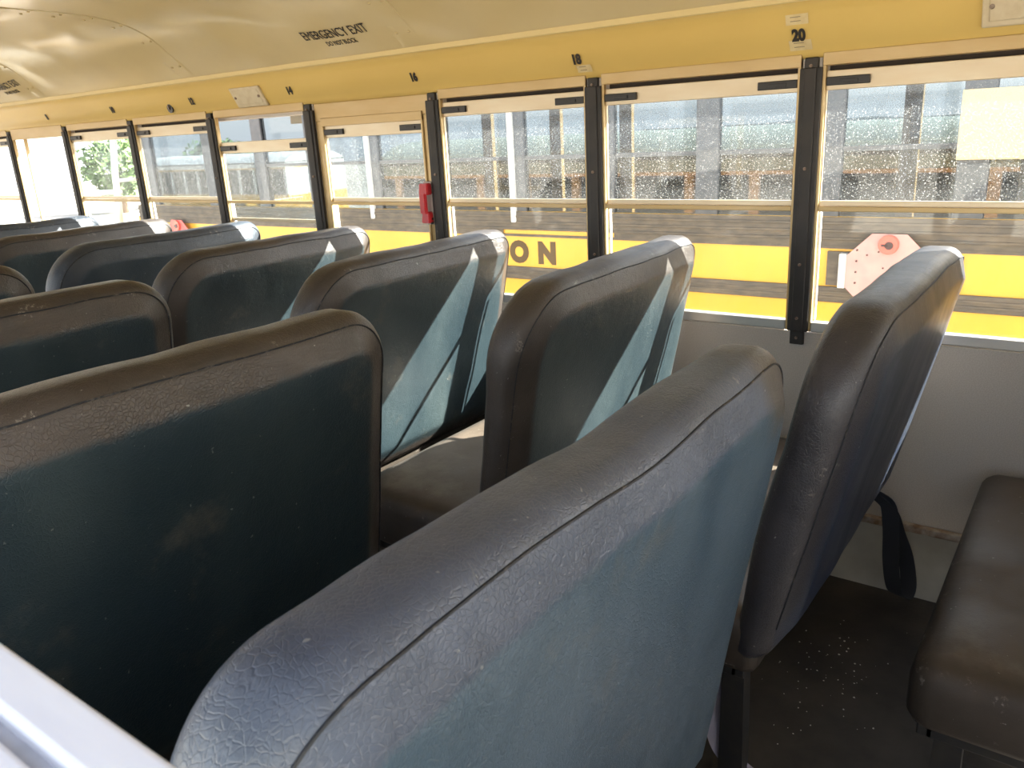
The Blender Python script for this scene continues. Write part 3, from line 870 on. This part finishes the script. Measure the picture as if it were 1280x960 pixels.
for k, (x, y, h, r) in enumerate([(24.4, 46, 4.6, 2.0), (30.5, 45, 4.2, 2.4)]):
    tree(x, y, h, r, k + 3, TL[k])

# ------------------------------------------------------------------ light
W = bpy.data.worlds.new('World'); S.world = W; W.use_nodes = True
nt = W.node_tree; nt.nodes.clear()
wo = nt.nodes.new('ShaderNodeOutputWorld'); bg = nt.nodes.new('ShaderNodeBackground')
sky = nt.nodes.new('ShaderNodeTexSky'); sky.sky_type = 'NISHITA'; sky.sun_disc = False
sky.sun_elevation = math.radians(38.6); sky.sun_rotation = math.radians(128); sky.air_density = 1.0; sky.dust_density = 2.5; sky.ozone_density = 1.0
hs = nt.nodes.new('ShaderNodeHueSaturation'); hs.inputs['Saturation'].default_value = .5
nt.links.new(sky.outputs[0], hs.inputs['Color']); tcw = nt.nodes.new('ShaderNodeTexCoord'); sx = nt.nodes.new('ShaderNodeSeparateXYZ'); nt.links.new(tcw.outputs['Generated'], sx.inputs[0])
hz = nd(nt, 'ShaderNodeMapRange', inp={'Value': mth(nt, 'ABSOLUTE', sx.outputs[2]), 'From Min': 0., 'From Max': .30, 'To Min': 1., 'To Max': 0.}).outputs[0]
hz = mth(nt, 'MULTIPLY', mth(nt, 'POWER', hz, 1.6), 4.5)
cb = nt.nodes.new('ShaderNodeCombineColor')
for q in range(3): nt.links.new(hz, cb.inputs[q])
ad = nt.nodes.new('ShaderNodeMix'); ad.data_type = 'RGBA'; ad.blend_type = 'ADD'; ad.inputs[0].default_value = 1.
nt.links.new(hs.outputs[0], ad.inputs[6]); nt.links.new(cb.outputs[0], ad.inputs[7]); nt.links.new(ad.outputs[2], bg.inputs[0]); bg.inputs[1].default_value = .22
nt.links.new(bg.outputs[0], wo.inputs[0])
sd = bpy.data.lights.new('sun', 'SUN'); sd.energy = 17.; sd.angle = math.radians(.53); sd.color = (1., .94, .84)
so = bpy.data.objects.new('sun', sd); COL.objects.link(so); so.location = (6, -5, 8)
so.rotation_euler = Vector((-1.12, 1., -1.15)).to_track_quat('-Z', 'Y').to_euler()

# ------------------------------------------------------------------ camera
FPX, YAW, PIT, ROLL = 1010.1, math.radians(53.26), math.radians(17.52), math.radians(-3.14)
f = Vector((math.sin(YAW) * math.cos(PIT), math.cos(YAW) * math.cos(PIT), -math.sin(PIT)))
r = Vector((math.cos(YAW), -math.sin(YAW), 0)); u = r.cross(f)
r2 = r * math.cos(ROLL) + u * math.sin(ROLL); u2 = -r * math.sin(ROLL) + u * math.cos(ROLL)
M = Matrix((( r2.x, u2.x, -f.x), (r2.y, u2.y, -f.y), (r2.z, u2.z, -f.z))).to_4x4()
M.translation = Vector((1.15 - 2.484, -.746, .681 + .775))
cd = bpy.data.cameras.new('camera'); cd.sensor_width = 36.; cd.lens = FPX / 1280 * 36.; cd.clip_start = .01; cd.clip_end = 400
cd.dof.use_dof = True; cd.dof.focus_distance = 1.7; cd.dof.aperture_fstop = 13.
co = bpy.data.objects.new('camera', cd); COL.objects.link(co); co.matrix_world = M
S.camera = co
vs = S.view_settings; S.display_settings.display_device = 'sRGB'
vs.view_transform = 'Standard'; vs.look = 'None'; vs.exposure = 1.6; vs.gamma = 1.0; vs.use_curve_mapping = False
